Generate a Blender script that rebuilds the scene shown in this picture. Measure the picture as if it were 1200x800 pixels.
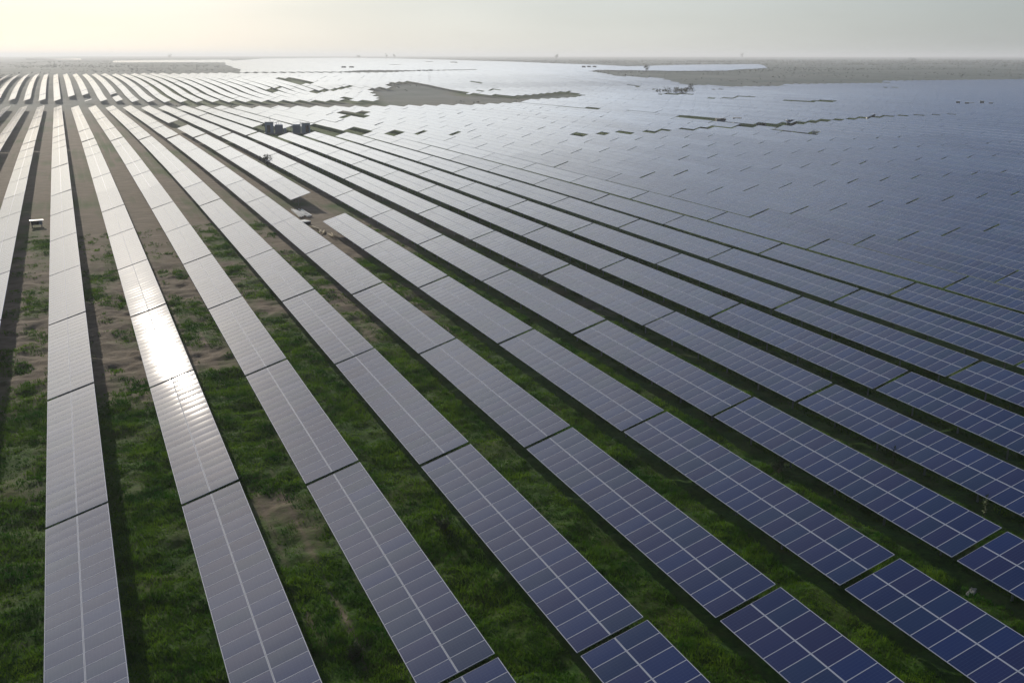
import bpy, math, random
import numpy as np
from mathutils import Vector, Matrix, Euler

scene = bpy.context.scene
C = scene.collection
for o in list(bpy.data.objects):
    bpy.data.objects.remove(o)

# ------------------------------------------------------------------ camera
CAM_Z = 25.1                     # metres above the datum
YAW, PITCH, ROLL = 0.4006, 0.26758, 0.0008
F_PX = 1218.65                   # focal length in 1200-wide pixels
cam_data = bpy.data.cameras.new('camera')
cam_data.sensor_width = 36.0
cam_data.lens = F_PX / 1200.0 * 36.0
cam_data.clip_start = 0.5
cam_data.clip_end = 120000
cam = bpy.data.objects.new('camera', cam_data)
C.objects.link(cam)
fw = Vector((math.sin(YAW) * math.cos(PITCH), math.cos(YAW) * math.cos(PITCH), -math.sin(PITCH)))
rt = Vector((math.cos(YAW), -math.sin(YAW), 0))
up = rt.cross(fw)
r2 = rt * math.cos(ROLL) + up * math.sin(ROLL)
u2 = up * math.cos(ROLL) - rt * math.sin(ROLL)
m = Matrix((r2, u2, -fw)).transposed().to_4x4()
m.translation = Vector((0, 0, CAM_Z))
cam.matrix_world = m
scene.camera = cam

# ------------------------------------------------------------------ sky, sun, exposure
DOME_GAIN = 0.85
SUN_EL, SUN_AZ = math.radians(17.0), math.radians(-6.4)     # azimuth from +Y towards +X
world = bpy.data.worlds.new('World')
scene.world = world
world.use_nodes = True
wn = world.node_tree
bg = wn.nodes['Background']
sky = wn.nodes.new('ShaderNodeTexSky')
sky.sky_type = 'NISHITA'
sky.sun_disc = False
sky.sun_elevation = SUN_EL
sky.sun_rotation = SUN_AZ
sky.altitude = 200
sky.air_density = 1.0
sky.dust_density = 0.7
sky.ozone_density = 1.5
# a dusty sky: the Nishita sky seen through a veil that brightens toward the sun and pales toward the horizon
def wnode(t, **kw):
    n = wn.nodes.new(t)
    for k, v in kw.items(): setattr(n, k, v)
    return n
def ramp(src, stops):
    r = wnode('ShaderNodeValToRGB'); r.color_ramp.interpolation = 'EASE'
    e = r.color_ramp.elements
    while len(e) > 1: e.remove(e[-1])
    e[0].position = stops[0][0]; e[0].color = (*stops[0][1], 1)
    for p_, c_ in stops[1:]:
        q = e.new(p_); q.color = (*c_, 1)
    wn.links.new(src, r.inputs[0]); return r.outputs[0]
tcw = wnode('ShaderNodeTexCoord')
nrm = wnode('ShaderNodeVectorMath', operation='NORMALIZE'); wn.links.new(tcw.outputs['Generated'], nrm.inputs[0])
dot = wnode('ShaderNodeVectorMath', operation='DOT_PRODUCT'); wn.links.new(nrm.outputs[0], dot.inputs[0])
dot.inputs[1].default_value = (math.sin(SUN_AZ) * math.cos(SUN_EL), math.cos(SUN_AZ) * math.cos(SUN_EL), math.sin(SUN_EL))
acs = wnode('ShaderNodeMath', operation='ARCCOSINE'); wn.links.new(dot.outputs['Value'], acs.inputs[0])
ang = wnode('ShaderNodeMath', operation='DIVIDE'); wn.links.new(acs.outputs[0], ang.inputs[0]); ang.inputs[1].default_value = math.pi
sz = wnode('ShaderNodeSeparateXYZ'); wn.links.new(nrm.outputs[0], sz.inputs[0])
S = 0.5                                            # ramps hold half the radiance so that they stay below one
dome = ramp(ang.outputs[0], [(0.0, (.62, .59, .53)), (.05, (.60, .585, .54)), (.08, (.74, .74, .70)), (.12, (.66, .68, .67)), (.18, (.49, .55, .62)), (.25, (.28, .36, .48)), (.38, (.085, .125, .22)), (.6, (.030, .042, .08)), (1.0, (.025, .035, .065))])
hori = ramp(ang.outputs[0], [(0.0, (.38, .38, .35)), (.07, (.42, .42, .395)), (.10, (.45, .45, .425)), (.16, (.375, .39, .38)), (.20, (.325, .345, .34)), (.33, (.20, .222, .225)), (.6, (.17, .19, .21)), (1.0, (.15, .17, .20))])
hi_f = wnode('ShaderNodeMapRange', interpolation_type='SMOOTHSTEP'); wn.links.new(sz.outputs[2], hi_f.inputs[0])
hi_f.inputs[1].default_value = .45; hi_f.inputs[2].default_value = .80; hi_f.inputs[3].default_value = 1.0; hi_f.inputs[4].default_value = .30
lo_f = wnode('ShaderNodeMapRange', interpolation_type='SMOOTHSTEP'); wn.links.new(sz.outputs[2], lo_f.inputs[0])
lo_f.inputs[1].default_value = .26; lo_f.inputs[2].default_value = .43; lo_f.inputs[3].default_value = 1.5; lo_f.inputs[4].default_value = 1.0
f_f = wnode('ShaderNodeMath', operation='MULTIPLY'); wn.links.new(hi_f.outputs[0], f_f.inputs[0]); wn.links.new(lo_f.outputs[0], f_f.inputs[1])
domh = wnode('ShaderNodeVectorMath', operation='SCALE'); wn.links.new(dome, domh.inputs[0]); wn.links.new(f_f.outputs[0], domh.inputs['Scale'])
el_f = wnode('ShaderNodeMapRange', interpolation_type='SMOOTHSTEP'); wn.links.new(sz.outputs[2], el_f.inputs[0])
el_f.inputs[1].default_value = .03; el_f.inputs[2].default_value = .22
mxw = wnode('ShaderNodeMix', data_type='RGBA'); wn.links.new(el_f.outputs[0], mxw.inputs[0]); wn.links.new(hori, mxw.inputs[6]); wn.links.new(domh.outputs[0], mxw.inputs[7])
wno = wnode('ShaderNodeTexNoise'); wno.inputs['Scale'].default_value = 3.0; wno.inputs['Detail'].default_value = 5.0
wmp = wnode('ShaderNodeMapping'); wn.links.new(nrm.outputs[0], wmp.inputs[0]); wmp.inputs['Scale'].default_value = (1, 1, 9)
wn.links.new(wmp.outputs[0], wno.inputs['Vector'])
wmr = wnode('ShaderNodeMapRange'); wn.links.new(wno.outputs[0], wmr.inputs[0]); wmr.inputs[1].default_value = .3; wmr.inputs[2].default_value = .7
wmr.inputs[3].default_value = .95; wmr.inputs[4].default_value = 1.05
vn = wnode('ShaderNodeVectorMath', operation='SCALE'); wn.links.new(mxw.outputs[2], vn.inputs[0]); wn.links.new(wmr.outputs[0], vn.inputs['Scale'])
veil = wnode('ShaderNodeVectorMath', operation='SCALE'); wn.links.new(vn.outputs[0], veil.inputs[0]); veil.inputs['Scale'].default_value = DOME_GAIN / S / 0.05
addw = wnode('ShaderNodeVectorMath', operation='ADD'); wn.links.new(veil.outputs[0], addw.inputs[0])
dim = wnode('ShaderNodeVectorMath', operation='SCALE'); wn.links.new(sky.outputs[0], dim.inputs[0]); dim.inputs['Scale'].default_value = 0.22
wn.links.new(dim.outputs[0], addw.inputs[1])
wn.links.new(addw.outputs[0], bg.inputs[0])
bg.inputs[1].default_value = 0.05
sun_data = bpy.data.lights.new('sun', 'SUN')
sun_data.energy = 3.6
sun_data.angle = math.radians(0.55)
sun_data.color = (1.0, 0.90, 0.76)
sun = bpy.data.objects.new('sun', sun_data)
C.objects.link(sun)
sd = Vector((math.sin(SUN_AZ) * math.cos(SUN_EL), math.cos(SUN_AZ) * math.cos(SUN_EL), math.sin(SUN_EL)))
sun.rotation_euler = sd.to_track_quat('Z', 'Y').to_euler()
sun.location = (0, 0, 200)
scene.view_settings.view_transform = 'Standard'
scene.view_settings.look = 'None'
scene.view_settings.exposure = 0.0
scene.view_settings.gamma = 1.0
scene.view_settings.use_curve_mapping = False

# ------------------------------------------------------------------ measured ground form
KV = np.array([278., 380, 485, 555, 610, 726, 870, 1100, 2000, 4000, 9000, 40000])
KZ = np.array([-20.43, -20.75, -21.1, -20.1, -17.9, -15.2, -14.2, -14.1, -13.0, -9.5, -4.5, -4.0])
def herm(x, X, Y, m0):
    h = np.diff(X); d = np.diff(Y) / h
    mm = np.zeros(len(X)); mm[0] = m0
    for i in range(1, len(X) - 1):
        mm[i] = 0 if d[i-1] * d[i] <= 0 else 2 * d[i-1] * d[i] / (d[i-1] + d[i])
    i = np.clip(np.searchsorted(X, x) - 1, 0, len(X) - 2)
    t = np.clip((x - X[i]) / h[i], 0, 1)
    return (2*t**3-3*t*t+1)*Y[i] + (t**3-2*t*t+t)*h[i]*mm[i] + (-2*t**3+3*t*t)*Y[i+1] + (t**3-t*t)*h[i]*mm[i+1]
def z_edge(u, v):
    """height of the low edge of the arrays at (u, v)"""
    u = np.asarray(u, float); v = np.asarray(v, float)
    vc = np.maximum(v, -40)
    near = -24.317 + .02873 * vc - 5.306e-5 * vc * vc
    far = herm(np.maximum(v, 278), KV, KZ, -.0008)
    return CAM_Z + np.where(v < 278, near, far) + .01426 * 140 * np.tanh((u + 2.9) / 140)
U_ROW0 = -2.894
EDGE_H = 1.25                    # low edge above the ground
def hashf(i, j, s):
    n = (i.astype(np.int64) * 374761393 + j.astype(np.int64) * 668265263 + s * 1442695041) & 0x7fffffff
    n = ((n ^ (n >> 13)) * 1274126177) & 0x7fffffff
    return ((n ^ (n >> 16)) & 0xffff) / 65535.0
def vnoise(x, y, s=0):
    xi = np.floor(x); yi = np.floor(y); fx = x - xi; fy = y - yi
    fx = fx*fx*(3-2*fx); fy = fy*fy*(3-2*fy)
    xi = xi.astype(np.int64); yi = yi.astype(np.int64)
    a = hashf(xi, yi, s); b = hashf(xi+1, yi, s); c = hashf(xi, yi+1, s); d = hashf(xi+1, yi+1, s)
    return (a*(1-fx)+b*fx)*(1-fy) + (c*(1-fx)+d*fx)*fy
def fbm(x, y, s=0, o=4):
    t = 0; a = .5
    for k in range(o):
        t = t + a * vnoise(x * 2**k, y * 2**k, s + k * 17); a *= .5
    return t / (1 - .5**o)
def bumps(u, v):
    """lumps of the grassy ground, metres"""
    fade = np.clip(1 - (v - 110) / 80, 0, 1)
    return fade * (0.52 * (fbm(u / 1.9, v / 1.9, 3, 4) - .68) + 0.13 * (vnoise(u / .55, v / .55, 9) - .6))
def greenness(u, v):
    """0 bare soil ... 1 dense grass"""
    n = fbm(u / 9.0 + 40, v / 14.0 + 7, 21, 4)
    n2 = fbm(u / 2.0, v / 3.0, 55, 3)
    g = 1.30 - np.clip((v - 62) / 36, 0, 1) * 0.98 + np.clip((u - 22) / 14, 0, 1) * 0.34 * np.clip((260 - v) / 60, 0, 1)
    g = g - np.clip((6 - u) / 30, 0, .15)
    g = g + (n - .5) * 1.5 + (n2 - .5) * .9
    g = g - np.exp(-((u - 8.8)**2 / 2.5 + (v - 55)**2 / 12)) * .55      # worn soil patch
    g = g - np.exp(-((u - 31)**2 / 18 + (v - 143)**2 / 160)) * 1.2     # where an array was taken out
    # wheel tracks in some of the strips
    a = np.mod(u - U_ROW0, 6.596)
    r_ = np.floor((u - U_ROW0) / 6.596)
    w = .25 * np.sin(v / 23.0 + r_) + .1 * np.sin(v / 7.0)
    tr = np.exp(-((a - 4.15 - w) / .16)**2) + np.exp(-((a - 5.65 - w) / .16)**2)
    g = g - tr * np.where(np.mod(r_, 3) == 1, .42, .14) * (.4 + vnoise(u * 0, v / 6.0, 91))
    return np.clip(g * 1.15 - .06, 0, 1)
def ground_z(u, v):
    return z_edge(u, v) - EDGE_H + bumps(np.asarray(u, float), np.asarray(v, float))
def gz(u, v):
    return float(ground_z(np.array([float(u)]), np.array([float(v)]))[0])
FW = np.array(fw); R2 = np.array(r2); U2 = np.array(u2)
def project(P):
    """where a world point falls in the photograph, 1200 x 800 - only used to rank the arrays by size"""
    X = np.asarray(P, float) - np.array([0, 0, CAM_Z])
    d = X @ FW
    return np.stack([600 + F_PX * (X @ R2) / d, 400 - F_PX * (X @ U2) / d], -1), d
HAZE_DENSITY, HAZE_ANISO = 2.5e-4, .3
HAZE_BOTTOM, HAZE_TOP = -12.0, 48.0

# ------------------------------------------------------------------ fields and bare ground, metres (across rows, along rows)
BARE = [
    [(-65, 525), (-24, 503), (41, 457), (71, 429), (101, 410), (140, 399), (154, 399), (171, 404), (183, 433), (160, 457), (126, 466), (81, 485), (46, 506), (11, 532), (-26, 555), (-70, 572)],  # road_front
    [(100, 407), (128, 518), (120, 449), (131, 462), (149, 539), (159, 580), (170, 578), (181, 620), (200, 635), (202, 582), (196, 519), (204, 501), (205, 485), (236, 510), (258, 528), (251, 505), (245, 479), (220, 447), (208, 441), (189, 430), (171, 404), (153, 396), (126, 401)],  # dark_clear
    [(133, 736), (135, 707), (140, 685), (140, 651), (142, 628), (135, 623), (129, 616), (126, 617), (127, 645)],  # patch
    [(181, 428), (182, 415), (183, 362), (187, 317), (186, 297), (183, 268), (183, 251), (176, 242), (174, 255), (176, 281), (179, 302), (176, 350), (176, 400), (174, 412)],  # road_r
    [(176, 250), (184, 252), (190, 250), (205, 255), (220, 260), (242, 268), (259, 267), (276, 267), (270, 261), (250, 258), (231, 255), (211, 249), (196, 243), (178, 234), (172, 235), (167, 237)],  # branch
    [(114, 240), (117, 238), (121, 235), (130, 239), (138, 237), (148, 243), (153, 240), (163, 246), (168, 245), (174, 242), (169, 235), (162, 236), (157, 238), (149, 233), (143, 235), (134, 229), (127, 233), (118, 231), (114, 231), (111, 235)],  # branch_l
    [(172, 230), (177, 219), (170, 209), (167, 223)],  # pale_pad
    [(173, 214), (176, 192), (173, 189), (170, 210)],  # line2
    [(47, 305), (50, 315), (52, 305), (53, 301), (60, 297), (63, 298), (69, 312), (70, 307), (70, 296), (71, 283), (73, 266), (72, 259), (70, 267), (65, 259), (64, 269), (59, 261), (58, 271), (53, 260), (52, 272), (47, 261), (46, 273), (45, 280)],  # station
    [(70, 425), (71, 383), (70, 336), (70, 316), (67, 304), (68, 325), (69, 368), (68, 414)],  # slit1
    [(87, 393), (90, 371), (94, 377), (94, 364), (99, 372), (97, 353), (95, 334), (92, 332), (90, 337), (85, 331), (84, 338), (86, 363)],  # slit2
    [(78, 266), (80, 263), (78, 256), (76, 259)],  # d1
    [(83, 262), (85, 260), (83, 253), (81, 256)],  # d2
    [(88, 259), (90, 256), (88, 250), (86, 253)],  # d3
    [(93, 257), (95, 253), (93, 248), (90, 251)],  # d4
    [(281, 429), (294, 423), (278, 400), (266, 406)],  # m1
    [(312, 448), (307, 416), (292, 396), (295, 425)],  # m2
    [(299, 402), (300, 376), (312, 379), (306, 361), (295, 347), (279, 354), (284, 382)],  # m3
    [(350, 529), (357, 527), (348, 513), (340, 514)],  # m4
    [(472, 525), (485, 523), (469, 505), (458, 508)],  # m5
    [(316, 348), (318, 336), (306, 324), (305, 336)],  # m6
    [(325, 584), (318, 537), (307, 519), (318, 572)],  # m7
    [(291, 491), (305, 486), (307, 471), (297, 455), (285, 453), (275, 463)],  # m8
    [(239, 631), (239, 612), (235, 600), (234, 618)],  # m9
    [(210, 546), (214, 545), (209, 532), (205, 533)],  # m10
    [(221, 555), (229, 561), (222, 542), (214, 539)],  # m11
    [(105, 590), (113, 597), (105, 562), (102, 570)],  # m12
    [(121, 564), (128, 572), (135, 573), (127, 550), (118, 545)],  # m13
    [(135, 573), (146, 589), (155, 603), (151, 588), (137, 566)],  # m14
    [(31, 344), (34, 347), (32, 320), (29, 316)],  # small
    [(5, 568), (14, 581), (14, 537), (4, 535)],  # end_l
    [(21, 573), (25, 577), (25, 559), (21, 558)],  # e2
    [(33, 552), (37, 557), (37, 539), (33, 538)],  # e3
    [(133, 865), (210, 847), (254, 932), (291, 899), (365, 945), (333, 862), (267, 826), (228, 786), (126, 815)],  # thin
    [(718, 2169), (736, 2166), (641, 1885), (625, 1888)],  # f1
    [(726, 2035), (717, 1961), (594, 1626), (604, 1693)],  # f2
    [(443, 1508), (454, 1477), (411, 1336), (401, 1363)],  # f3
    [(-178, 1061), (31, 867), (126, 821), (141, 916), (215, 1532), (-365, 2192)],  # plain
]
FIELDS = [
    [(-137, 1033), (-8, 36), (33, 19), (816, 562), (653, 578), (584, 578), (516, 573), (443, 562), (402, 543), (375, 549), (359, 575), (378, 642), (364, 678), (406, 809), (391, 831), (348, 823), (337, 871), (228, 786), (126, 815), (31, 861), (-42, 941)],
    [(125, 810), (139, 893), (157, 1019), (224, 1595), (313, 2170), (571, 3265), (984, 3963), (1000, 3627), (946, 2842), (844, 2148), (802, 1895), (706, 1499), (663, 1276), (598, 1072), (769, 1234), (948, 1317), (693, 952), (548, 812), (502, 804), (455, 875), (406, 809), (385, 754), (337, 716), (216, 747)],
    [(91, 1994), (114, 2486), (385, 2667), (286, 1886)],
    [(-81, 3395), (-108, 4566), (75, 3766), (58, 2919)],
]

# ------------------------------------------------------------------ node helpers
def mat(name):
    m = bpy.data.materials.new(name); m.use_nodes = True
    nt = m.node_tree; nt.nodes.clear()
    out = nt.nodes.new('ShaderNodeOutputMaterial')
    return m, nt, out
def nd(nt, typ, **kw):
    n = nt.nodes.new(typ)
    for k, v in kw.items():
        if k == 'ins':
            for i, x in v.items():
                if hasattr(x, 'is_output') or isinstance(x, bpy.types.NodeSocket): nt.links.new(x, n.inputs[i])
                else: n.inputs[i].default_value = x
        else: setattr(n, k, v)
    return n
def mth(nt, op, a, b=0.0, c=None):
    n = nd(nt, 'ShaderNodeMath', operation=op, ins={0: a, 1: b})
    if c is not None:
        if isinstance(c, bpy.types.NodeSocket): nt.links.new(c, n.inputs[2])
        else: n.inputs[2].default_value = c
    return n.outputs[0]
def mixc(nt, f, a, b):
    n = nt.nodes.new('ShaderNodeMix'); n.data_type = 'RGBA'
    for s, x in ((n.inputs[0], f), (n.inputs[6], a), (n.inputs[7], b)):
        if isinstance(x, bpy.types.NodeSocket): nt.links.new(x, s)
        else: s.default_value = x
    return n.outputs[2]
def simple(name, col, rough=.7, metal=0.0, vary=.25, scale=3.0):
    m, nt, out = mat(name)
    tc = nd(nt, 'ShaderNodeTexCoord')
    no = nd(nt, 'ShaderNodeTexNoise', ins={'Vector': tc.outputs['Object'], 'Scale': scale, 'Detail': 5.0})
    k = tuple(c * (1 - vary) for c in col) + (1,)
    k2 = tuple(min(1, c * (1 + vary)) for c in col) + (1,)
    c = mixc(nt, no.outputs[0], k, k2)
    p = nd(nt, 'ShaderNodeBsdfPrincipled', ins={'Base Color': c, 'Roughness': rough, 'Metallic': metal})
    nt.links.new(p.outputs[0], out.inputs[0])
    return m

# ---- solar glass: one node group used for single modules and for whole sheets of modules
def panel_material(name, sheet):
    m, nt, out = mat(name)
    uv = nd(nt, 'ShaderNodeUVMap', uv_map='modules').outputs[0]
    sep = nd(nt, 'ShaderNodeSeparateXYZ', ins={0: uv})
    U, V = sep.outputs[0], sep.outputs[1]
    fu = mth(nt, 'FRACT', U); fv = mth(nt, 'FRACT', V)
    iu = mth(nt, 'FLOOR', U); iv = mth(nt, 'FLOOR', V)
    rnd = nd(nt, 'ShaderNodeObjectInfo').outputs['Random']
    cell = nd(nt, 'ShaderNodeCombineXYZ', ins={0: iu, 1: iv, 2: mth(nt, 'MULTIPLY', rnd, 977.0)})
    wn_ = nd(nt, 'ShaderNodeTexWhiteNoise', noise_dimensions='3D', ins={0: cell.outputs[0]})
    h = nd(nt, 'ShaderNodeSeparateColor', ins={0: wn_.outputs['Color']})
    h0, h1, h2 = h.outputs
    # silicon colour: navy, some modules a little more violet or more teal
    c = mixc(nt, h0, (.002, .014, .085, 1), (.005, .022, .115, 1))
    c = mixc(nt, mth(nt, 'MULTIPLY', mth(nt, 'GREATER_THAN', h1, .62), .4), c, (.016, .014, .078, 1))
    c = mixc(nt, mth(nt, 'MULTIPLY', mth(nt, 'LESS_THAN', h1, .22), .4), c, (.004, .026, .070, 1))
    # cell grid 10 x 6 and busbars
    def line(x, n, w):
        f = mth(nt, 'FRACT', mth(nt, 'MULTIPLY', x, n))
        return mth(nt, 'GREATER_THAN', mth(nt, 'ABSOLUTE', mth(nt, 'SUBTRACT', f, .5)), .5 - w)
    grid = mth(nt, 'MAXIMUM', line(fu, 10, .012), line(fv, 6, .02))
    bus = line(mth(nt, 'ADD', fv, .027), 18, .035)
    c = mixc(nt, mth(nt, 'MULTIPLY', grid, .5), c, (.10, .14, .24, 1))
    c = mixc(nt, mth(nt, 'MULTIPLY', bus, .16), c, (.12, .16, .32, 1))
    # dust
    geo = nd(nt, 'ShaderNodeNewGeometry')
    dn = nd(nt, 'ShaderNodeTexNoise', ins={'Vector': geo.outputs['Position'], 'Scale': .9, 'Detail': 4.0})
    dust = mth(nt, 'MULTIPLY', dn.outputs[0], .008)
    c = mixc(nt, dust, c, (.42, .36, .29, 1))
    # each module sags a little and sits at its own slight angle
    def vec(a, b, cc): return nd(nt, 'ShaderNodeCombineXYZ', ins={0: a, 1: b, 2: cc}).outputs[0]
    ny = mth(nt, 'ADD', mth(nt, 'MULTIPLY', mth(nt, 'SUBTRACT', fv, .5), BOW), mth(nt, 'MULTIPLY', mth(nt, 'SUBTRACT', h2, .5), JIT))
    nx = mth(nt, 'ADD', mth(nt, 'MULTIPLY', mth(nt, 'SUBTRACT', fu, .5), BOW * .25), mth(nt, 'MULTIPLY', mth(nt, 'SUBTRACT', h0, .5), JIT * .7))
    add = nd(nt, 'ShaderNodeVectorMath', operation='ADD', ins={0: geo.outputs['Normal'], 1: vec(nx, ny, 0.0)})
    nn = nd(nt, 'ShaderNodeVectorMath', operation='NORMALIZE', ins={0: add.outputs[0]}).outputs[0]
    p = nd(nt, 'ShaderNodeBsdfPrincipled', ins={'Base Color': c, 'Roughness': ROUGH, 'IOR': 1.5, 'Normal': nn})
    # the film of dust scatters light forward in a wide lobe
    g = nd(nt, 'ShaderNodeBsdfGlossy', ins={'Color': (.9, .88, .86, 1), 'Roughness': .36, 'Normal': nn})
    mx = nd(nt, 'ShaderNodeMixShader', ins={0: FILM})
    nt.links.new(p.outputs[0], mx.inputs[1]); nt.links.new(g.outputs[0], mx.inputs[2])
    sh = mx.outputs[0]
    if sheet:
        fr = nd(nt, 'ShaderNodeBsdfPrincipled', ins={'Base Color': (.43, .46, .54, 1), 'Roughness': .7, 'Specular IOR Level': .2})
        a = mth(nt, 'GREATER_THAN', mth(nt, 'ABSOLUTE', mth(nt, 'SUBTRACT', fv, .5)), .482)
        b = mth(nt, 'GREATER_THAN', mth(nt, 'ABSOLUTE', mth(nt, 'SUBTRACT', fu, .5)), .471)
        m2 = nd(nt, 'ShaderNodeMixShader', ins={0: mth(nt, 'MAXIMUM', a, b)})
        nt.links.new(sh, m2.inputs[1]); nt.links.new(fr.outputs[0], m2.inputs[2])
        sh = m2.outputs[0]
    nt.links.new(sh, out.inputs[0])
    return m
BOW, JIT, ROUGH, FILM = .026, .009, .034, .003
M_GLASS = panel_material('solar_glass', False)
M_SHEET = panel_material('solar_glass_sheet', True)
M_ALU = simple('anodised_aluminium', (.43, .46, .54), .7, 0, .06)
for q_ in M_ALU.node_tree.nodes:
    if q_.type == 'BSDF_PRINCIPLED': q_.inputs['Specular IOR Level'].default_value = .2
M_STEEL = simple('galvanised_steel', (.30, .31, .32), .5, .7, .15)
M_BACK = simple('white_backsheet', (.45, .45, .45), .6, 0, .05)

# ------------------------------------------------------------------ mesh helpers
class MB:
    def __init__(s): s.v = []; s.f = []; s.mi = []
    def box(s, c, d, mi=0, rot=None, taper=1.0):
        b = len(s.v)
        for k in (-1, 1):
            t = taper if k > 0 else 1.0
            for i, j in ((-1, -1), (1, -1), (1, 1), (-1, 1)):
                q = Vector((i * d[0] / 2 * t, j * d[1] / 2 * t, k * d[2] / 2))
                if rot is not None: q = rot @ q
                s.v.append(tuple(q + Vector(c)))
        for f in ((0, 3, 2, 1), (4, 5, 6, 7), (0, 1, 5, 4), (1, 2, 6, 5), (2, 3, 7, 6), (3, 0, 4, 7)):
            s.f.append(tuple(b + x for x in f)); s.mi.append(mi)
    def tube(s, a, b_, r, n=8, r2=None, mi=0):
        a = Vector(a); b_ = Vector(b_); r2 = r if r2 is None else r2
        q = (b_ - a).to_track_quat('Z', 'Y').to_matrix(); o = len(s.v)
        for p, rr in ((a, r), (b_, r2)):
            for k in range(n):
                t = 2 * math.pi * k / n
                s.v.append(tuple(p + q @ Vector((rr * math.cos(t), rr * math.sin(t), 0))))
        for k in range(n):
            s.f.append((o + k, o + (k+1) % n, o + n + (k+1) % n, o + n + k)); s.mi.append(mi)
        s.f.append(tuple(o + k for k in reversed(range(n)))); s.mi.append(mi)
        s.f.append(tuple(o + n + k for k in range(n))); s.mi.append(mi)
    def mesh(s, name, *mats):
        me = bpy.data.meshes.new(name); me.from_pydata(s.v, [], s.f)
        for m_ in mats: me.materials.append(m_)
        me.polygons.foreach_set('material_index', s.mi)
        me.polygons.foreach_set('use_smooth', [False] * len(s.f))
        me.update(); return me
def link(name, me, parent=None, loc=(0, 0, 0), rot=(0, 0, 0)):
    o = bpy.data.objects.new(name, me); C.objects.link(o)
    o.location = loc; o.rotation_euler = rot
    if parent is not None: o.parent = parent
    return o
def tag(o, label=None, cat=None, group=None, kind=None):
    if label: o['label'] = label
    if cat: o['category'] = cat
    if group: o['group'] = group
    if kind: o['kind'] = kind
    return o
def mesh_np(name, verts, quads, mats, n=4, mi=None):
    me = bpy.data.meshes.new(name)
    nv, nf = len(verts), len(quads)
    me.vertices.add(nv); me.vertices.foreach_set('co', np.ascontiguousarray(verts, np.float32).ravel())
    me.loops.add(nf * n); me.loops.foreach_set('vertex_index', np.ascontiguousarray(quads, np.int32).ravel())
    me.polygons.add(nf)
    me.polygons.foreach_set('loop_start', np.arange(nf, dtype=np.int32) * n)
    for x in mats: me.materials.append(x)
    if mi is not None: me.polygons.foreach_set('material_index', np.ascontiguousarray(mi, np.int32))
    me.polygons.foreach_set('use_smooth', np.zeros(nf, bool))
    me.update(calc_edges=True)
    return me

# ------------------------------------------------------------------ ground
def axis(lo, hi, step, far_lo, far_hi, growth=1.09):
    a = list(np.arange(lo, hi, step)); s = step; x = a[-1]
    while x < far_hi: s *= growth; x += s; a.append(x)
    s = step; x = lo
    while x > far_lo: s *= growth; x -= s; a.insert(0, x)
    return np.array(a)
gu = axis(-20, 52, .28, -26000, 60000)
gv = axis(22, 118, .28, -9000, 60000)
GU, GV = np.meshgrid(gu, gv, indexing='ij')
GZ = ground_z(GU, GV)
nu, nv = GU.shape
idx = np.arange(nu * nv).reshape(nu, nv)
quads = np.stack([idx[:-1, :-1], idx[1:, :-1], idx[1:, 1:], idx[:-1, 1:]], -1).reshape(-1, 4)
def in_poly(x, y, poly):
    p = np.array(poly, float); r = np.zeros(np.shape(x), bool)
    x0, y0 = p[-1]
    for x1, y1 in p:
        if y0 != y1:
            c = ((y1 > y) != (y0 > y)) & (x < (x0 - x1) * (y - y1) / (y0 - y1) + x1)
            r ^= c
        x0, y0 = x1, y1
    return r
m, nt, out = mat('ground_soil_and_grass')
att = nd(nt, 'ShaderNodeAttribute', attribute_name='cover')
sep = nd(nt, 'ShaderNodeSeparateColor', ins={0: att.outputs['Color']})
geo = nd(nt, 'ShaderNodeNewGeometry')
P_ = geo.outputs['Position']
n1 = nd(nt, 'ShaderNodeTexNoise', ins={'Vector': P_, 'Scale': 3.2, 'Detail': 8.0, 'Roughness': .7}).outputs[0]
n2 = nd(nt, 'ShaderNodeTexNoise', ins={'Vector': P_, 'Scale': .35, 'Detail': 6.0, 'Roughness': .65}).outputs[0]
mp = nd(nt, 'ShaderNodeMapping', ins={0: P_, 3: (.35, 1.3, 1)})
n3 = nd(nt, 'ShaderNodeTexNoise', ins={'Vector': mp.outputs[0], 'Scale': 1.0, 'Detail': 7.0, 'Roughness': .7}).outputs[0]
n4 = nd(nt, 'ShaderNodeTexNoise', ins={'Vector': P_, 'Scale': .014, 'Detail': 10.0, 'Roughness': .72}).outputs[0]
soil = mixc(nt, nd(nt, 'ShaderNodeMapRange', ins={0: n3, 1: .3, 2: .7}).outputs[0], (.115, .090, .062, 1), (.26, .21, .158, 1))
soil = mixc(nt, nd(nt, 'ShaderNodeMapRange', ins={0: n2, 1: .45, 2: .75}).outputs[0], soil, (.15, .12, .075, 1))
gr = mixc(nt, nd(nt, 'ShaderNodeMapRange', ins={0: n1, 1: .3, 2: .7}).outputs[0], (.008, .042, .001, 1), (.055, .140, .006, 1))
gr = mixc(nt, nd(nt, 'ShaderNodeMapRange', ins={0: n2, 1: .45, 2: .8}).outputs[0], gr, (.085, .095, .018, 1))
fac = nd(nt, 'ShaderNodeMapRange', ins={0: mth(nt, 'ADD', sep.outputs[0], mth(nt, 'MULTIPLY', mth(nt, 'SUBTRACT', n1, .5), .7)), 1: .2, 2: .8}).outputs[0]
col = mixc(nt, fac, soil, gr)
far_c = mixc(nt, nd(nt, 'ShaderNodeMapRange', ins={0: n4, 1: .35, 2: .65}).outputs[0], (.085, .12, .105, 1), (.19, .205, .195, 1))  # distant land, with some haze put into its paler, bluer colour
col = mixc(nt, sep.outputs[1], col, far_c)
bmp = nd(nt, 'ShaderNodeBump', ins={'Strength': .8, 'Distance': .12, 'Height': n1})
p = nd(nt, 'ShaderNodeBsdfPrincipled', ins={'Base Color': col, 'Roughness': .95, 'Normal': bmp.outputs[0], 'Specular IOR Level': .15})
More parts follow.
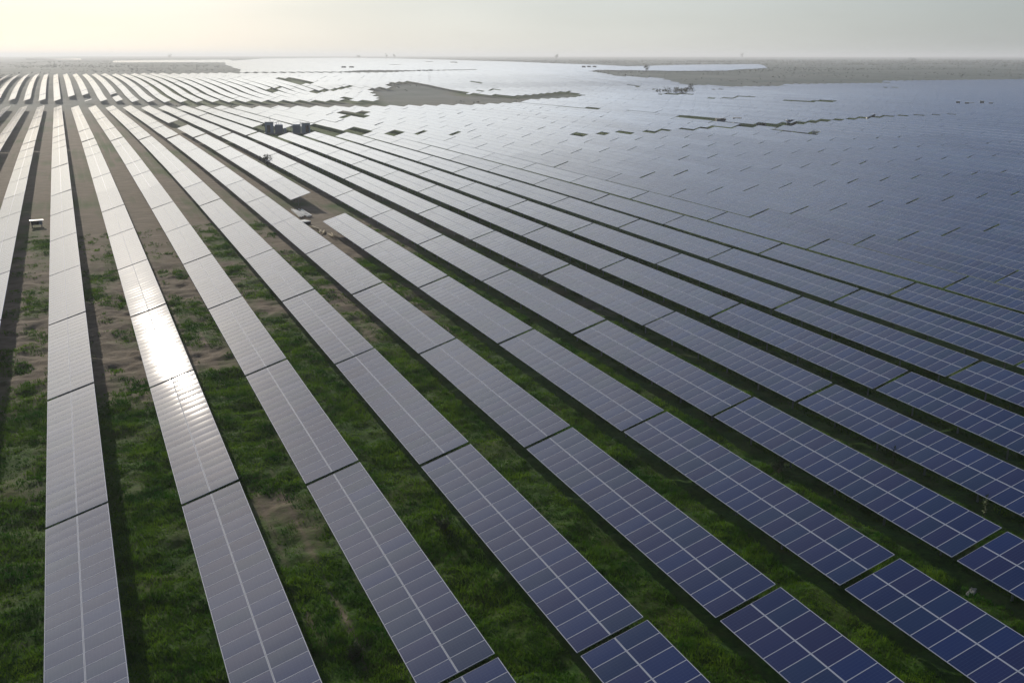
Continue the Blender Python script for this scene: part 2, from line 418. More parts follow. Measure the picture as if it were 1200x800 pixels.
nt.links.new(p.outputs[0], out.inputs[0])
M_GROUND = m
me = mesh_np('ground', np.stack([GU, GV, GZ], -1).reshape(-1, 3), quads, [M_GROUND])
ca = me.color_attributes.new('cover', 'FLOAT_COLOR', 'POINT')
g0 = greenness(GU, GV)
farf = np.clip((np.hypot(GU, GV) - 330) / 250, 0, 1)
inside = in_poly(GU, GV, FIELDS[0]) & (GU > 48)
for q in BARE[:2]: inside &= ~in_poly(GU, GV, q)
g0 = np.where(inside, np.maximum(g0, .85), g0); farf = np.where(inside, 0, farf)
ca.data.foreach_set('color', np.stack([g0, farf, g0 * 0, g0 * 0 + 1], -1).astype(np.float32).ravel())
me.polygons.foreach_set('use_smooth', np.ones(len(me.polygons), bool))
tag(link('ground', me), kind='structure')

# ------------------------------------------------------------------ solar arrays
TAU = 0.303; W_SLOPE = 3.164; ROW_P = 6.596; BAY = 20.4; U0 = -2.894; V0 = 53.43
CT, ST = math.cos(TAU), math.sin(TAU)
MOD_W, MOD_L, MOD_T = 1.575, .994, .036
PITCH = 1.004
def row_u(r): return U0 + ROW_P * r
R_, K_ = np.meshgrid(np.arange(-60, 620), np.arange(-3, 215), indexing='ij')
R_ = R_.ravel(); K_ = K_.ravel()
cu = row_u(R_) + W_SLOPE * CT / 2; cv = V0 + BAY * K_ + BAY / 2
ok = np.zeros(len(R_), bool)
for q in FIELDS: ok |= in_poly(cu, cv, q)
ok |= (cv < 400) & (R_ < 30) & (R_ > -8)
ok &= np.hypot(cu, cv) < 5200
ok &= ~((R_ == 5) & (K_ == 4))                       # one array is missing here
R_, K_, cu, cv = R_[ok], K_[ok], cu[ok], cv[ok]
mod_v = cv[:, None] + (np.arange(20)[None] - 9.5) * PITCH     # centre of each pair of modules
mod_u = np.repeat(cu[:, None], 20, 1)
bare = np.zeros(mod_v.shape, bool)
for q in BARE:
    a = np.array(q); sel = (cu > a[:, 0].min() - 12) & (cu < a[:, 0].max() + 12) & (cv > a[:, 1].min() - 12) & (cv < a[:, 1].max() + 12)
    bare[sel] |= in_poly(mod_u[sel], mod_v[sel], q)
bare |= (np.abs(mod_v - (V0 + 11 * BAY)) < 1.6) & (mod_u < 60)     # service gap
# runs of modules -> arrays (r, k, first, count)
runs = []
for t in range(len(R_)):
    b = bare[t]
    if not b.any(): runs.append((R_[t], K_[t], 0, 20)); continue
    i = 0
    while i < 20:
        if b[i]: i += 1; continue
        j = i
        while j < 20 and not b[j]: j += 1
        if j - i >= 3: runs.append((R_[t], K_[t], i, j - i))
        i = j
runs = np.array(runs)
rng = np.random.default_rng(5)
rr, kk, ff, cc = runs.T
tu = row_u(rr)                                    # low edge
tv = V0 + BAY * kk + (BAY - 20 * PITCH) / 2 + (ff + cc / 2.0) * PITCH           # middle
zs = z_edge(tu, tv)
ln = cc * PITCH
za = z_edge(tu, tv - ln / 2.0); zb = z_edge(tu, tv + ln / 2.0)
slope = (zb - za) / ln
jz = (rng.random(len(rr)) - .5) * .06 * (1 + (tv > 250)); jt = (rng.random(len(rr)) - .5) * .016
jt = np.where(tu > 45, jt * 1.6, jt) + np.where(tu > 30, (hashf(rr, rr * 0, 5) - .5) * .03, 0)
tt = TAU + jt
# corners: low-near, high-near, high-far, low-far
ctv, stv = np.cos(tt), np.sin(tt)
uc = tu + W_SLOPE * CT / 2
def corner(a, b):   # a across (-1..1), b along (-1..1)
    return np.stack([uc + a * W_SLOPE / 2 * ctv, tv + b * ln / 2.0, (za + zb) / 2 + jz + W_SLOPE * ST / 2 + a * W_SLOPE / 2 * stv + b * (zb - za) / 2], -1)
tv = tv + np.where(tv > 130, (rng.random(len(tv)) - .5) * .22, 0)
Q = np.stack([corner(-1, -1), corner(1, -1), corner(1, 1), corner(-1, 1)], 1)
pp, dd = project(Q.reshape(-1, 3)); pp = pp.reshape(-1, 4, 2); dd = dd.reshape(-1, 4)
def clip_area(q):
    poly = [tuple(x) for x in q]
    for ax, lim, sg in ((0, 0, 1), (0, 1200, -1), (1, 0, 1), (1, 800, -1)):
        o = []
        for i in range(len(poly)):
            a, b = poly[i - 1], poly[i]
            ia, ib = (a[ax] - lim) * sg >= 0, (b[ax] - lim) * sg >= 0
            if ia != ib:
                t = (lim - a[ax]) / (b[ax] - a[ax]); o.append((a[0] + t * (b[0] - a[0]), a[1] + t * (b[1] - a[1])))
            if ib: o.append(b)
        poly = o
        if len(poly) < 3: return 0.0
    return abs(sum(poly[i - 1][0] * poly[i][1] - poly[i][0] * poly[i - 1][1] for i in range(len(poly)))) / 2
area = np.zeros(len(rr))
cand = np.where((dd.min(1) > 2) & (dd.min(1) < 420))[0]
for i in cand: area[i] = clip_area(pp[i])
order = np.argsort(-area)
single = [int(i) for i in order[:300] if area[i] > 20]
single_set = set(single)
# meshes shared by the near arrays
def module_mesh():
    b = MB(); lip = .028; lp2 = .016
    w, l, t = MOD_W / 2, MOD_L / 2, MOD_T
    for s in (-1, 1):
        b.box((s * (w - lip / 2), 0, -t / 2), (lip, 2 * l, t), 1)
        b.box((0, s * (l - lp2 / 2), -t / 2), (2 * (w - lip), lp2, t), 1)
    o = len(b.v)
    b.v += [(-w + lip, -l + lp2, -.004), (w - lip, -l + lp2, -.004), (w - lip, l - lp2, -.004), (-w + lip, l - lp2, -.004)]
    b.f.append((o, o+1, o+2, o+3)); b.mi.append(0)
    o2 = len(b.v)
    b.v += [(-w + lip, -l + lp2, -.012), (w - lip, -l + lp2, -.012), (w - lip, l - lp2, -.012), (-w + lip, l - lp2, -.012)]
    b.f.append((o2+3, o2+2, o2+1, o2)); b.mi.append(2)
    me = b.mesh('solar_module', M_GLASS, M_ALU, M_BACK)
    ul = me.uv_layers.new(name='modules')
    for pl in me.polygons:
        for li in pl.loop_indices:
            co = me.vertices[me.loops[li].vertex_index].co
            ul.data[li].uv = (min(.9999, max(.0001, co.x / MOD_W + .5)), min(.9999, max(.0001, co.y / MOD_L + .5)))
    return me
ME_MOD = module_mesh()
def purlin_mesh(n):
    b = MB(); b.box((0, 0, 0), (.06, n * PITCH - .06, .07)); return b.mesh('purlin', M_STEEL)
b = MB(); b.box((0, 0, 0), (2.9, .06, .09)); ME_RAFTER = b.mesh('rafter', M_STEEL)
def post_mesh(h):
    b = MB(); b.box((0, 0, h / 2 - .15), (.10, .07, h + .3)); b.box((0, 0, h - .05), (.16, .12, .10)); return b.mesh('post', M_STEEL)
H_MID = EDGE_H + W_SLOPE * ST / 2
ME_POST = post_mesh(H_MID - .17)
ME_PURLIN = {}
ORD = 'zeroth first second third fourth fifth sixth seventh eighth ninth tenth eleventh twelfth thirteenth fourteenth fifteenth sixteenth seventeenth eighteenth nineteenth twentieth'.split()
def ordn(n):
    n = int(n)
    if n <= 20: return ORD[n]
    tens = {2: 'twenty', 3: 'thirty', 4: 'forty', 5: 'fifty', 6: 'sixty'}[n // 10]
    if n % 10 == 0: return tens[:-1] + 'ieth'
    return tens + '-' + ORD[n % 10]
by_row = {}
for i in single: by_row.setdefault(int(rr[i]), []).append(i)
rank = {}
for r_, L_ in by_row.items():
    for n_, i in enumerate(sorted(L_, key=lambda i: tv[i])): rank[i] = n_ + 1
def label_of(i):
    r_ = int(rr[i]); x = float(np.clip(pp[i][:, 0].mean(), 0, 1200)); y = float(pp[i][:, 1].mean())
    if r_ == 1 and 335 < y < 470: look = 'glaring, sun-struck'
    elif x + .25 * (400 - y) < 330: look = 'pale silvery'
    elif x > 640 and y > 230: look = 'deep blue'
    else: look = 'blue-grey'
    if r_ >= 0: return f'{look} solar array {ordn(rank[i])} from the front in {ordn(r_ + 1)} full row from left'
    if r_ == -1: return f'{look} solar array {ordn(rank[i])} from the front in row cut by left edge'
    return f'{look} solar array {ordn(rank[i])} from front, {ordn(-r_)} row left of the leftmost full row'
# height of one module pair's depth in the photo decides which arrays show their modules
N_FULL = 170
GROUP = 'solar arrays standing in long parallel rows'
def sheet_geometry(sel, with_posts):
    """top, sides and back of arrays as plain slabs carrying their grid of modules in uv"""
    q = Q[sel]; n = len(sel)
    down = np.zeros((n, 4, 3)); down[..., 2] = -.05; down[..., 0] = .015
    V = np.concatenate([q, q + down], 1).reshape(-1, 3)
    o = np.arange(n)[:, None] * 8
    faces = np.array([[0, 1, 2, 3], [7, 6, 5, 4], [0, 4, 5, 1], [1, 5, 6, 2], [2, 6, 7, 3], [3, 7, 4, 0]])
    F = (o[:, :, None] + faces[None]).reshape(-1, 4)
    mi = np.tile([0, 2, 1, 1, 1, 1], n)
    uvs = np.zeros((n, 6, 4, 2), np.float32)
    c_ = cc[sel].astype(float); base = (np.arange(n) % 37) * 2
    uvs[:, 0, 0] = np.stack([base + 0.0, base * 0.0], -1); uvs[:, 0, 1] = np.stack([base + 2.0, base * 0.0], -1)
    uvs[:, 0, 2] = np.stack([base + 2.0, c_], -1); uvs[:, 0, 3] = np.stack([base + 0.0, c_], -1)
    uvs[:, 0, :, 1] += ((np.arange(n) // 37) % 400 * 20)[:, None]
    return V, F, mi, uvs.reshape(-1, 2)
protos = {}
def full_array(i):
    n = int(cc[i]); r_ = int(rr[i])
    mid_z = (za[i] + zb[i]) / 2 + jz[i] - EDGE_H
    root = bpy.data.objects.new('solar_array', None); C.objects.link(root)
    root.location = (uc[i], tv[i], mid_z); root.rotation_euler = (math.atan(slope[i]), 0, 0)
    root.empty_display_size = .5
    tag(root, label_of(i), 'solar array', GROUP)
    t = tt[i]; c_, s_ = math.cos(t), math.sin(t)
    for j in range(n):
        y = (j - n / 2 + .5) * PITCH
        for s in (-1, 1):
            a = s * (W_SLOPE / 2 - MOD_W / 2)
            o = PM.copy(); C.objects.link(o); o.parent = root
            o.location = (a * c_, y, H_MID + a * s_); o.rotation_euler = (0, -t, 0)
    if n not in ME_PURLIN: ME_PURLIN[n] = purlin_mesh(n)
    for a in (-1.25, -.40, .40, 1.25):
        o = PP.copy(); o.data = ME_PURLIN[n]; C.objects.link(o); o.parent = root
        o.location = (a * c_ + s_ * .075, y * 0, H_MID + a * s_ - c_ * .075); o.rotation_euler = (0, -t, 0)
    k = max(2, n // 4)
    for j in range(k):
        y = (j + .5) * n / k - n / 2
        o = PR.copy(); C.objects.link(o); o.parent = root
        o.location = (s_ * .157, y, H_MID - c_ * .157); o.rotation_euler = (0, -t, 0)
        o = PO.copy(); C.objects.link(o); o.parent = root; o.location = (0.02, y, -.03)
PM = bpy.data.objects.new('solar_module', ME_MOD); PP = bpy.data.objects.new('purlin', None or ME_RAFTER)
PR = bpy.data.objects.new('rafter', ME_RAFTER); PO = bpy.data.objects.new('post', ME_POST)
for n_, i in enumerate(single):
    if n_ < N_FULL:
        full_array(i)
    else:
        sel = np.array([i]); V, F, mi, uvs = sheet_geometry(sel, True)
        base = np.array([uc[i], tv[i], (za[i] + zb[i]) / 2 - EDGE_H])
        V = list(map(tuple, V - base)); F = [tuple(x) for x in F]; mi = list(mi)
        bb = MB(); k = max(2, int(cc[i]) // 4)
        for j in range(k):
            y = (j + .5) * cc[i] / k - cc[i] / 2
            bb.box((0, y, (H_MID - .1) / 2 - .1 + y * slope[i]), (.1, .08, H_MID + .1), 1)
        o_ = len(V); V += bb.v; F += [tuple(o_ + x for x in f) for f in bb.f]; mi += bb.mi
        me = mesh_np('solar_array', np.array(V), np.array(F), [M_SHEET, M_ALU, M_BACK], 4, np.array(mi))
        ul = me.uv_layers.new(name='modules'); full = np.zeros((len(F) * 4, 2), np.float32); full[:len(uvs)] = uvs
        ul.data.foreach_set('uv', full.ravel())
        tag(link('solar_array', me, None, tuple(base)), label_of(i), 'solar array', GROUP)
for x in (PM, PP, PR, PO): bpy.data.objects.remove(x)
rest = np.array([i for i in range(len(rr)) if i not in single_set])
V, F, mi, uvs = sheet_geometry(rest, False)
me = mesh_np('far_solar_arrays', V, F, [M_SHEET, M_ALU, M_BACK], 4, mi)
ul = me.uv_layers.new(name='modules'); ul.data.foreach_set('uv', uvs.ravel())
tag(link('far_solar_arrays', me), 'fields of distant solar arrays fading toward the hazy horizon', 'solar array', None, 'stuff')
print('arrays', len(rr), 'single', len(single))

# ------------------------------------------------------------------ grass
def grass():
    N = 330000
    u = rng.uniform(-22, 60, N); v = 22 + (rng.random(N) ** 1.35) * 125
    pj, d_ = project(np.stack([u, v, z_edge(u, v)], -1))
    g = greenness(u, v)
    lush = fbm(u / 1.6, v / 2.2, 77, 3)
    keep = (d_ > 5) & (pj[:, 0] > -60) & (pj[:, 0] < 1260) & (pj[:, 1] > 120) & (pj[:, 1] < 880) & (g + (lush - .5) * 1.3 > .25 + rng.random(N) * .7)
    a = np.mod(u - U0, ROW_P)
    keep &= (a > 1.6) | (a < .5)
    u, v, lush = u[keep], v[keep], lush[keep]
    n = len(u); z = ground_z(u, v)
    B = 6
    hgt = (.06 + .30 * np.clip(lush - .25, 0, 1) ** 1.2 + .05 * rng.random(n))
    U = np.repeat(u, B) + rng.normal(0, .11, n * B); V = np.repeat(v, B) + rng.normal(0, .11, n * B); Z = np.repeat(z, B) - .02
    H = np.repeat(hgt, B) * rng.uniform(.6, 1.3, n * B); an = rng.uniform(0, 2 * np.pi, n * B); w = .012 + .03 * rng.random(n * B)
    le = rng.normal(0, .45, (n * B, 2)) * H[:, None]
    A = np.stack([U - w * np.cos(an), V - w * np.sin(an), Z], -1); Bq = np.stack([U + w * np.cos(an), V + w * np.sin(an), Z], -1)
    T = np.stack([U + le[:, 0], V + le[:, 1], Z + H], -1)
    me = mesh_np('grass', np.stack([A, Bq, T], 1).reshape(-1, 3), np.arange(n * B * 3).reshape(-1, 3), [M_GRASS], 3)
    print('grass tufts', n)
    return me
m, nt, out = mat('grass_blades')
geo = nd(nt, 'ShaderNodeNewGeometry')
n1 = nd(nt, 'ShaderNodeTexNoise', ins={'Vector': geo.outputs['Position'], 'Scale': .5, 'Detail': 5.0}).outputs[0]
ri = geo.outputs['Random Per Island']
c = mixc(nt, nd(nt, 'ShaderNodeMapRange', ins={0: n1, 1: .35, 2: .7}).outputs[0], (.012, .090, .002, 1), (.180, .310, .014, 1))
c = mixc(nt, mth(nt, 'MULTIPLY', ri, .5), c, (.06, .15, .02, 1))
df = nd(nt, 'ShaderNodeBsdfDiffuse', ins={0: c}); tr = nd(nt, 'ShaderNodeBsdfTranslucent', ins={0: c})
mx = nd(nt, 'ShaderNodeMixShader', ins={0: .35}); nt.links.new(df.outputs[0], mx.inputs[1]); nt.links.new(tr.outputs[0], mx.inputs[2])
nt.links.new(mx.outputs[0], out.inputs[0]); M_GRASS = m
tag(link('grass', grass()), 'short dark green grass growing in strips between the panel rows', 'grass', None, 'stuff')

# scrub on the bare land far off
M_SCRUB = simple('scrub_leaves', (.09, .115, .085), .9, 0, .2, .02)
def scrub():
    n = 60000
    u = rng.uniform(-300, 2600, n); v = rng.uniform(360, 2600, n)
    k = ~in_poly(u, v, FIELDS[0]) & ~in_poly(u, v, FIELDS[1]) & ~in_poly(u, v, FIELDS[2])
    for q in (BARE[0], BARE[1]): k |= in_poly(u, v, q)
    k &= (fbm(u / 90., v / 90., 12, 3) + .25 * rng.random(n) > .66)
    u, v = u[k], v[k]; n = len(u); B = 10; s = rng.uniform(.2, .75, n) * (.5 + np.hypot(u, v) / 1400)
    z = ground_z(u, v)
    c = np.stack([np.repeat(u, B), np.repeat(v, B), np.repeat(z, B)], -1); S = np.repeat(s, B)[:, None]
    off = rng.normal(0, .55, (n * B, 3)); off[:, 2] = np.abs(off[:, 2]) * .8 + .1
    c = c + off * S
    t = [c + rng.normal(0, .38, (n * B, 3)) * S for _ in range(3)]
    me = mesh_np('far_scrub', np.stack(t, 1).reshape(-1, 3), np.arange(n * B * 3).reshape(-1, 3), [M_SCRUB], 3)
    print('scrub', n); return me
tag(link('far_scrub', scrub()), 'low scrub dotted over the bare land beyond the arrays', 'scrub', None, 'stuff')

# ------------------------------------------------------------------ smaller things
M_BLUEGREY = simple('blue_grey_paint', (.36, .42, .50), .5, 0, .12)
M_WHITE = simple('white_paint', (.72, .72, .70), .5, 0, .08)
M_CONC = simple('concrete', (.38, .36, .33), .9, 0, .2)
M_DARK = simple('dark_metal', (.03, .035, .04), .5, .3, .2)
M_WOOD = simple('pale_timber', (.50, .42, .27), .8, 0, .25)
M_BARK = simple('bark', (.10, .075, .05), .9, 0, .3)
M_LEAF = simple('leaves', (.035, .055, .018), .8, 0, .5, 1.2)
M_WEED = simple('weed_leaves', (.07, .11, .03), .8, 0, .4, 6)
def empty(name, x, y, rz, label, cat, group=None, dz=0):
    o = bpy.data.objects.new(name, None); C.objects.link(o)
    o.location = (x, y, gz(x, y) + dz); o.rotation_euler = (0, 0, rz)
    return tag(o, label, cat, group)
def part(name, boxes, mt, parent):
    b = MB()
    for c, d in boxes: b.box(c, d)
    me = b.mesh(name, mt)
    return link(name, me, parent)
# two transformer stations on the cleared patch
FACE = -math.atan2(55, 290)
s1 = empty('inverter_station', 53.9, 297.0, FACE, 'taller dark blue-grey inverter station with a mast on the cleared patch', 'inverter station')
part('plinth', [((.4, 0, .1), (6.2, 2.9, .5))], M_CONC, s1)
w = part('cabin', [((-1.3, 0, 1.80), (2.3, 2.4, 2.9))], M_BLUEGREY, s1)
part('roof', [((-1.3, 0, 3.30), (2.6, 2.7, .12))], M_WHITE, s1)
d_ = part('door', [((-1.5, -1.22, 1.45), (.9, .05, 2.0))], M_DARK, s1)
part('handle', [((-1.17, -1.27, 1.45), (.04, .05, .18))], M_ALU, d_)
part('transformer', [((1.3, 0, 1.45), (2.2, 1.8, 2.2))] + [((.35 + .19 * k, -1.05, 1.35), (.05, .35, 1.8)) for k in range(11)], M_BLUEGREY, s1)
b = MB()
for k in range(3): b.tube((.7 + .6 * k, .2, 2.5), (.7 + .6 * k, .2, 3.0), .07, 8, .05)
link('bushings', b.mesh('bushings', M_WHITE), s1)
b = MB(); b.tube((-1.0, .6, 3.2), (-1.0, .6, 4.7), .06, 8, .04); b.box((-1.0, .6, 4.1), (.7, .06, .06)); link('mast', b.mesh('mast', M_STEEL), s1)
part('cable_box', [((2.95, -.2, .95), (.7, .8, 1.3))], M_BLUEGREY, s1)
s2 = empty('inverter_station', 60.4, 293.0, FACE, 'lower blue-grey inverter station with white pipes, right one on the cleared patch', 'inverter station')
part('plinth', [((0, 0, .1), (5.8, 2.8, .5))], M_CONC, s2)
part('cabin', [((1.5, 0, 1.65), (2.3, 2.3, 2.6))], M_BLUEGREY, s2)
part('roof', [((1.5, 0, 3.01), (2.6, 2.6, .12))], M_WHITE, s2)
d_ = part('door', [((1.8, -1.17, 1.4), (.9, .05, 1.9))], M_DARK, s2)
part('handle', [((1.47, -1.22, 1.4), (.04, .05, .18))], M_ALU, d_)
part('transformer', [((-1.1, 0, 1.5), (2.0, 1.7, 2.3))] + [((-1.95 + .17 * k, -1.0, 1.4), (.05, .3, 1.7)) for k in range(11)], M_BLUEGREY, s2)
b = MB()
for k in range(2):
    b.tube((-.05 + .22 * k, -1.3, .3), (-.05 + .22 * k, -1.3, 3.4), .06, 8)
b.tube((-2.3, -.9, .3), (-2.3, -.9, 2.9), .05, 8)
link('pipes', b.mesh('pipes', M_WHITE), s2)
# equipment box between the two left rows
cb = empty('equipment_cabinet', -4.7, 154.8, .05, 'low white-topped cabinet on legs standing on bare soil between left rows', 'cabinet')
part('cabinet_body', [((0, 0, .62), (1.4, .6, .55))], M_BLUEGREY, cb)
part('cabinet_lid', [((0, -.05, .95), (1.75, .9, .07))], M_WHITE, cb)
for x in (-.6, .6): part('leg', [((x, 0, .14), (.1, .6, .44))], M_STEEL, cb)
part('door', [((-.2, -.37, .62), (.9, .04, .45))], M_DARK, cb)
# rails, slab and sticks lying where an array was taken out
b = MB(); rg = random.Random(3)
for k in range(16):
    a = rg.uniform(-.10, .10); x = (k % 8) * .22 - .8; z = .07 + .13 * (k // 8)
    b.box((x, rg.uniform(-.5, .5), z), (.13, rg.uniform(5.5, 8.0), .10), 0, Matrix.Rotation(a, 3, 'Z'))
o = link('rail_stack', b.mesh('rail_stack', M_WHITE), None, (30.4, 150.0, gz(30.4, 150.0)), (0, 0, .02))
tag(o, 'loose stack of pale mounting rails lying on brown soil by the missing array', 'rails')
sl = empty('concrete_slab', 29.1, 141.8, .3, 'small pale slab propped over a dark pit beside the panel row', 'slab')
part('slab_top', [((0, 0, .38), (1.1, 1.7, .12))], M_WHITE, sl)
part('pit_frame', [((.05, -.1, .16), (.9, 1.5, .32))], M_DARK, sl)
for k, (x, y, a) in enumerate(((29.3, 137.0, .05), (29.8, 134.0, -.12), (30.3, 131.0, .02))):
    b = MB()
    for q in range(5): b.box((rg.uniform(-.3, .3), rg.uniform(-.2, .2), .06 + .05 * q), (.10, 2.6, .05), 0, Matrix.Rotation(rg.uniform(-.2, .2), 3, 'Z'))
    o = link('timber_bundle', b.mesh('timber_bundle', M_WOOD), None, (x, y, gz(x, y)), (0, 0, a))
    tag(o, f'yellowish bundle of timber laths on soil, {("farthest", "middle", "nearest")[k]} of three beside the missing array', 'timber', 'timber bundles near the missing array')
# right-hand road junction: huts, parked blocks and a row of pale sheets
def hut(name, x, y, w, d, h, wall, roof, label, group=None, rz=-.5, cat='hut'):
    r = empty(name, x, y, rz, label, cat, group)
    part('wall', [((0, 0, h / 2 - .1), (w, d, h + .2))], wall, r)
    part('roof', [((0, 0, h + .06), (w + .35, d + .35, .12))], roof, r)
    part('door', [((w * .2, -d / 2 - .03, 1.0), (.9, .05, 2.0))], M_DARK, r)
    part('window', [((-w * .22, -d / 2 - .03, h * .6), (.8, .05, .6))], M_BLUEGREY, r)
    return r
hut('site_hut', 186.0, 266.5, 2.2, 2.0, 2.1, M_WHITE, M_CONC, 'small white hut with flat roof at the road junction on the right')
hut('site_hut', 182.5, 270, 2.6, 2.2, 1.8, M_CONC, M_CONC, 'drab grey hut just left of the white hut at the road junction')
hut('site_hut', 191.5, 262, 2.8, 2.2, 1.6, M_WHITE, M_BLUEGREY, 'low white hut with dark roof, right of the white hut at the junction')
hut('site_hut', 197.5, 255.5, 2.8, 2.2, 1.9, M_CONC, M_BLUEGREY, 'drab hut with dark roof, farthest right of the four at the road junction')
for k in range(9):
    t = k / 8.0; x = 174.5 + 7.5 * t + .8 * (k % 2); y = 239 - 16.0 * t
    b = MB()
    for q in range(5): b.box((rg.uniform(-.2, .2), rg.uniform(-.2, .2), .12 + .24 * q), (2.0, 1.3, .20), 0, Matrix.Rotation(rg.uniform(-.1, .1), 3, 'Z'))
    pos = 'first second third fourth fifth sixth seventh eighth ninth'.split()[k]
    tag(link('module_pallet', b.mesh('module_pallet', M_WHITE), None, (x, y, gz(x, y)), (0, 0, .6 + rg.uniform(-.3, .3))),
        f'white stack of crated panels, {pos} from left in the pale line right of the huts', 'pallet', 'crated panels by the road junction')
# small cabinets on the slope far right
for k, (x, y, h, mt_, nm) in enumerate(((327.8, 320.5, 2.4, M_CONC, 'pale round-topped'), (328.2, 316.3, 2.1, M_DARK, 'squat dark'), (331.5, 317, 2.0, M_BLUEGREY, 'low blue-grey'), (333.6, 314, 2.7, M_CONC, 'grey taller'), (334.3, 310.2, 2.2, M_WHITE, 'small whitish'))):
    r = empty('switch_cabinet', x, y, -.8, f'{nm} switch cabinet, {ORD[k+1]} from left in the group on far right slope', 'cabinet', 'switch cabinets on the far right slope', .0)
    part('cabinet_body', [((0, 0, h / 2 + .2), (1.5, 1.0, h))], mt_, r)
    part('cabinet_roof', [((0, 0, h + .25), (1.7, 1.2, .1))], M_WHITE if k in (0, 4) else M_CONC, r)
hut('site_hut', 239.5, 269.8, 2.4, 2.2, 1.9, M_WHITE, M_WHITE, 'tiny white hut beside the stepped gap right of the road junction')
for k, (x, y) in enumerate(((274.7, 846), (278.7, 844.6), (283, 843.3), (289, 858))):
    hut('site_hut', x, y, 2.6, 2.4, 2.4, M_CONC if k != 1 else M_WHITE, M_DARK, f'{("dark", "white", "dark", "dark")[k]} hut on far field, {ORD[k+1]} of the four from the left', 'four huts on the far field')
for k, (x, y) in enumerate(((508.5, 1008.6), (513.3, 1006), (518.8, 1003.7))):
    hut('site_hut', x, y, 3.6, 3.0, 3.4, M_DARK, M_CONC, f'dark hut in far right field, {("left", "middle", "right")[k]} one of three', 'three huts on the far right field')
for k, (x, y) in enumerate(((267.3, 1068), (274.4, 1065))):
    hut('site_hut', x, y, 4, 3.0, 3.2, M_DARK, M_CONC, f'distant dark hut, {("left", "right")[k]} one of a pair at the far field edge', 'two huts at the far field edge')

# plants
def weed(x, y, h, n, label, spread=.35):
    r = empty('weed_plant', x, y, rg.uniform(0, 6), label, 'plant')
    st = MB(); lf = MB()
    for k in range(n):
        a = rg.uniform(0, 6.28); l = rg.uniform(.05, spread); hh = h * rg.uniform(.6, 1.1)
        tip = Vector((l * math.cos(a), l * math.sin(a), hh)); st.tube((0, 0, -.05), tip, .012, 5, .005)
        for q in range(26):
            t = rg.uniform(.25, 1.05); p0 = tip * t; s = rg.uniform(.05, .13)
            d = Vector((rg.gauss(0, 1), rg.gauss(0, 1), rg.gauss(.2, .6))).normalized(); e = d.orthogonal().normalized()
            o = len(lf.v); lf.v += [tuple(p0), tuple(p0 + d * s + e * s * .35), tuple(p0 + d * s * 2), tuple(p0 + d * s - e * s * .35)]
            lf.f.append((o, o+1, o+2, o+3)); lf.mi.append(0)
    link('stem', st.mesh('stem', M_BARK), r); link('leaves', lf.mesh('leaves', M_WEED), r)
    return r
weed(37.0, 46.8, .95, 14, 'bushy leafy weed growing between the fifth and sixth full rows', .7)
weed(43.4, 44.4, 1.7, 3, 'tall thin weed stalk standing beside the seventh full panel row', .12)
weed(43.4, 37.4, 1.6, 3, 'tall thin weed stalk nearest the photo\'s right edge', .12)
weed(16.2, 47.5, .7, 12, 'low leafy weed clump on grass right of the third full row', .6)
weed(9.0, 38.5, .6, 12, 'low spreading weed on grass between the second and third rows', .6)
# a pale stone on the strip at bottom right
b = MB(); b.box((0, 0, .02), (1.0, .4, .12), 0, None, .6)
me = b.mesh('stone', M_CONC)
tag(link('stone', me, None, (37.2, 32.2, gz(37.2, 32.2)), (0, 0, .5)), 'pale flat stone lying in grass near the right edge', 'stone')

def tree(x, y, h, w, label, group=None, name='tree', seed=1, trunk=.25, n=220):
    q = random.Random(seed)
    r = bpy.data.objects.new(name, None); C.objects.link(r); r.location = (x, y, gz(x, y) - .1); r.rotation_euler = (0, 0, q.uniform(0, 6))
    tag(r, label, 'tree' if name == 'tree' else 'bush', group)
    t = MB(); t.tube((0, 0, -.2), (0, 0, h * .55), h * .035, 7, h * .015)
    lobes = []
    for k in range(7):
        a = q.uniform(0, 6.28); rad = q.uniform(.1, .36) * w; z = h * q.uniform(trunk + .15, .85)
        c = Vector((rad * math.cos(a), rad * math.sin(a), z)); lobes.append((c, q.uniform(.16, .3) * w))
        t.tube((0, 0, h * trunk), c, h * .014, 5, h * .006)
    link('trunk', t.mesh('trunk', M_BARK), r)
    cmb = MB()
    for k in range(n):
        c, rad = q.choice(lobes); d = Vector((q.gauss(0, 1), q.gauss(0, 1), q.gauss(0, .8))).normalized()
        p = c + d * rad * q.uniform(.5, 1.1); p.z = max(p.z, .1)
        s = q.uniform(.03, .07) * (w + h) / 2 + .02; e1 = Vector((q.gauss(0, 1), q.gauss(0, 1), q.gauss(0, 1))).normalized(); e2 = e1.orthogonal().normalized()
        o = len(cmb.v); cmb.v += [tuple(p - e1 * s), tuple(p + e2 * s * .6), tuple(p + e1 * s), tuple(p - e2 * s * .6)]
        cmb.f.append((o, o+1, o+2, o+3)); cmb.mi.append(0)
    link('crown', cmb.mesh('crown', M_LEAF), r)
    return r
tree(36.9, 213.5, 2.6, 2.6, 'small dark bush poking up between two panel rows, mid left', None, 'bush', 3, .05)
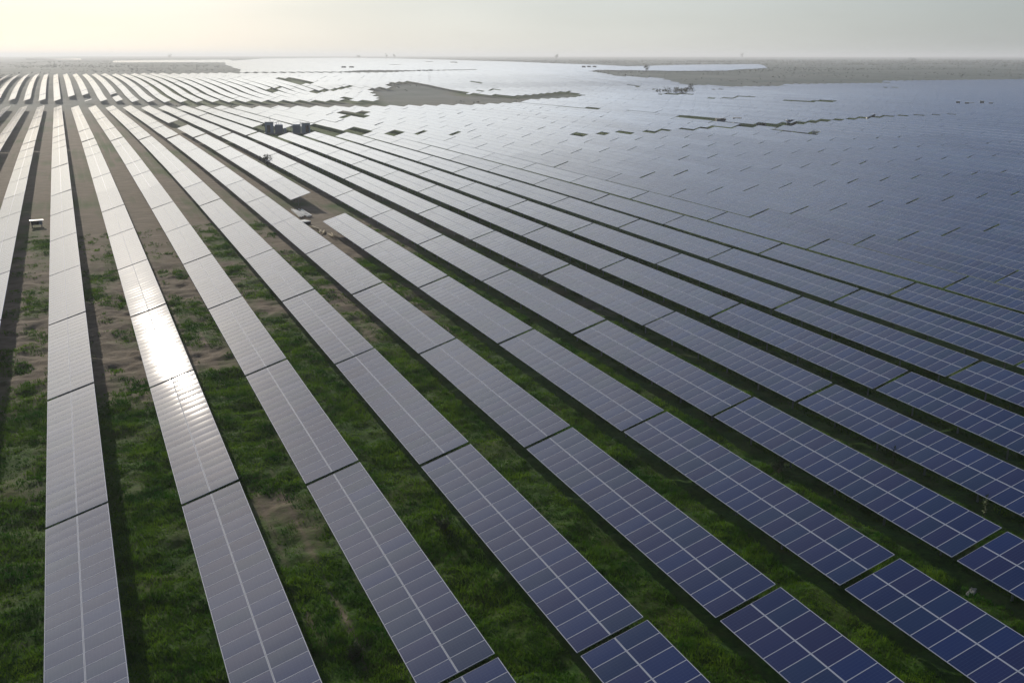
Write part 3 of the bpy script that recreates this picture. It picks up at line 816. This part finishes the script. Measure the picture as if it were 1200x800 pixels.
for k, (x, y, s) in enumerate(((297, 499, 3.6), (301, 498, 5.2), (304.5, 495, 4.6), (308.5, 494, 5.4), (313, 498, 3.6), (318, 502, 5.8))):
    tree(x, y, s, s * 1.1, f'dark bushy tree, {ORD[k+1]} from left in the clump on the right field', 'clump of dark trees on the right field', 'tree', 20 + k, .12)
tree(476.3, 823, 7.0, 6.0, 'lone dark tree at the left end of the green field', None, 'tree', 41, .2)
HZ = ((1172, 4426, 11, 22, 'faint low tree left of the paired trees on the horizon'), (1296, 4432, 20, 13, 'left one of two faint trees on the horizon, left of centre'),
      (1331, 4434, 20, 13, 'right one of two faint trees on the horizon, left of centre'), (1662, 3516, 19, 18, 'lone faint tree on the horizon just right of centre'),
      (3146, 4492, 25, 24, 'rounded dark tree on the horizon above the green field'), (2010, 2130, 7, 24, 'wide low dark tree on the plain near the right edge'),
      (420, 4500, 16, 18, 'faint tree on the horizon above the left plain'))
for k, (x, y, h, w_, lb) in enumerate(HZ): tree(x, y, h, w_, lb, None, 'tree', 60 + k, .1, 300)

# ------------------------------------------------------------------ hazy air
hz = MB(); hz.box((6000, 8000, CAM_Z / 2 - 5), (36000, 40000, 1))
me = bpy.data.meshes.new('haze')
x0, x1, y0, y1, z0, z1 = -9000, 15000, -2500, 16000, HAZE_BOTTOM, HAZE_TOP
me.from_pydata([(x0, y0, z0), (x1, y0, z0), (x1, y1, z0), (x0, y1, z0), (x0, y0, z1), (x1, y0, z1), (x1, y1, z1), (x0, y1, z1)], [],
               [(0, 3, 2, 1), (4, 5, 6, 7), (0, 1, 5, 4), (1, 2, 6, 5), (2, 3, 7, 6), (3, 0, 4, 7)])
m, nt, out = mat('hazy_air')
pv = nd(nt, 'ShaderNodeVolumePrincipled', ins={'Color': (.93, .96, 1.0, 1), 'Density': HAZE_DENSITY, 'Anisotropy': HAZE_ANISO})
nt.links.new(pv.outputs[0], out.inputs['Volume']); me.materials.append(m)
tag(link('haze', me), 'thin pale dusty haze lying over the whole plain', 'haze', None, 'stuff')
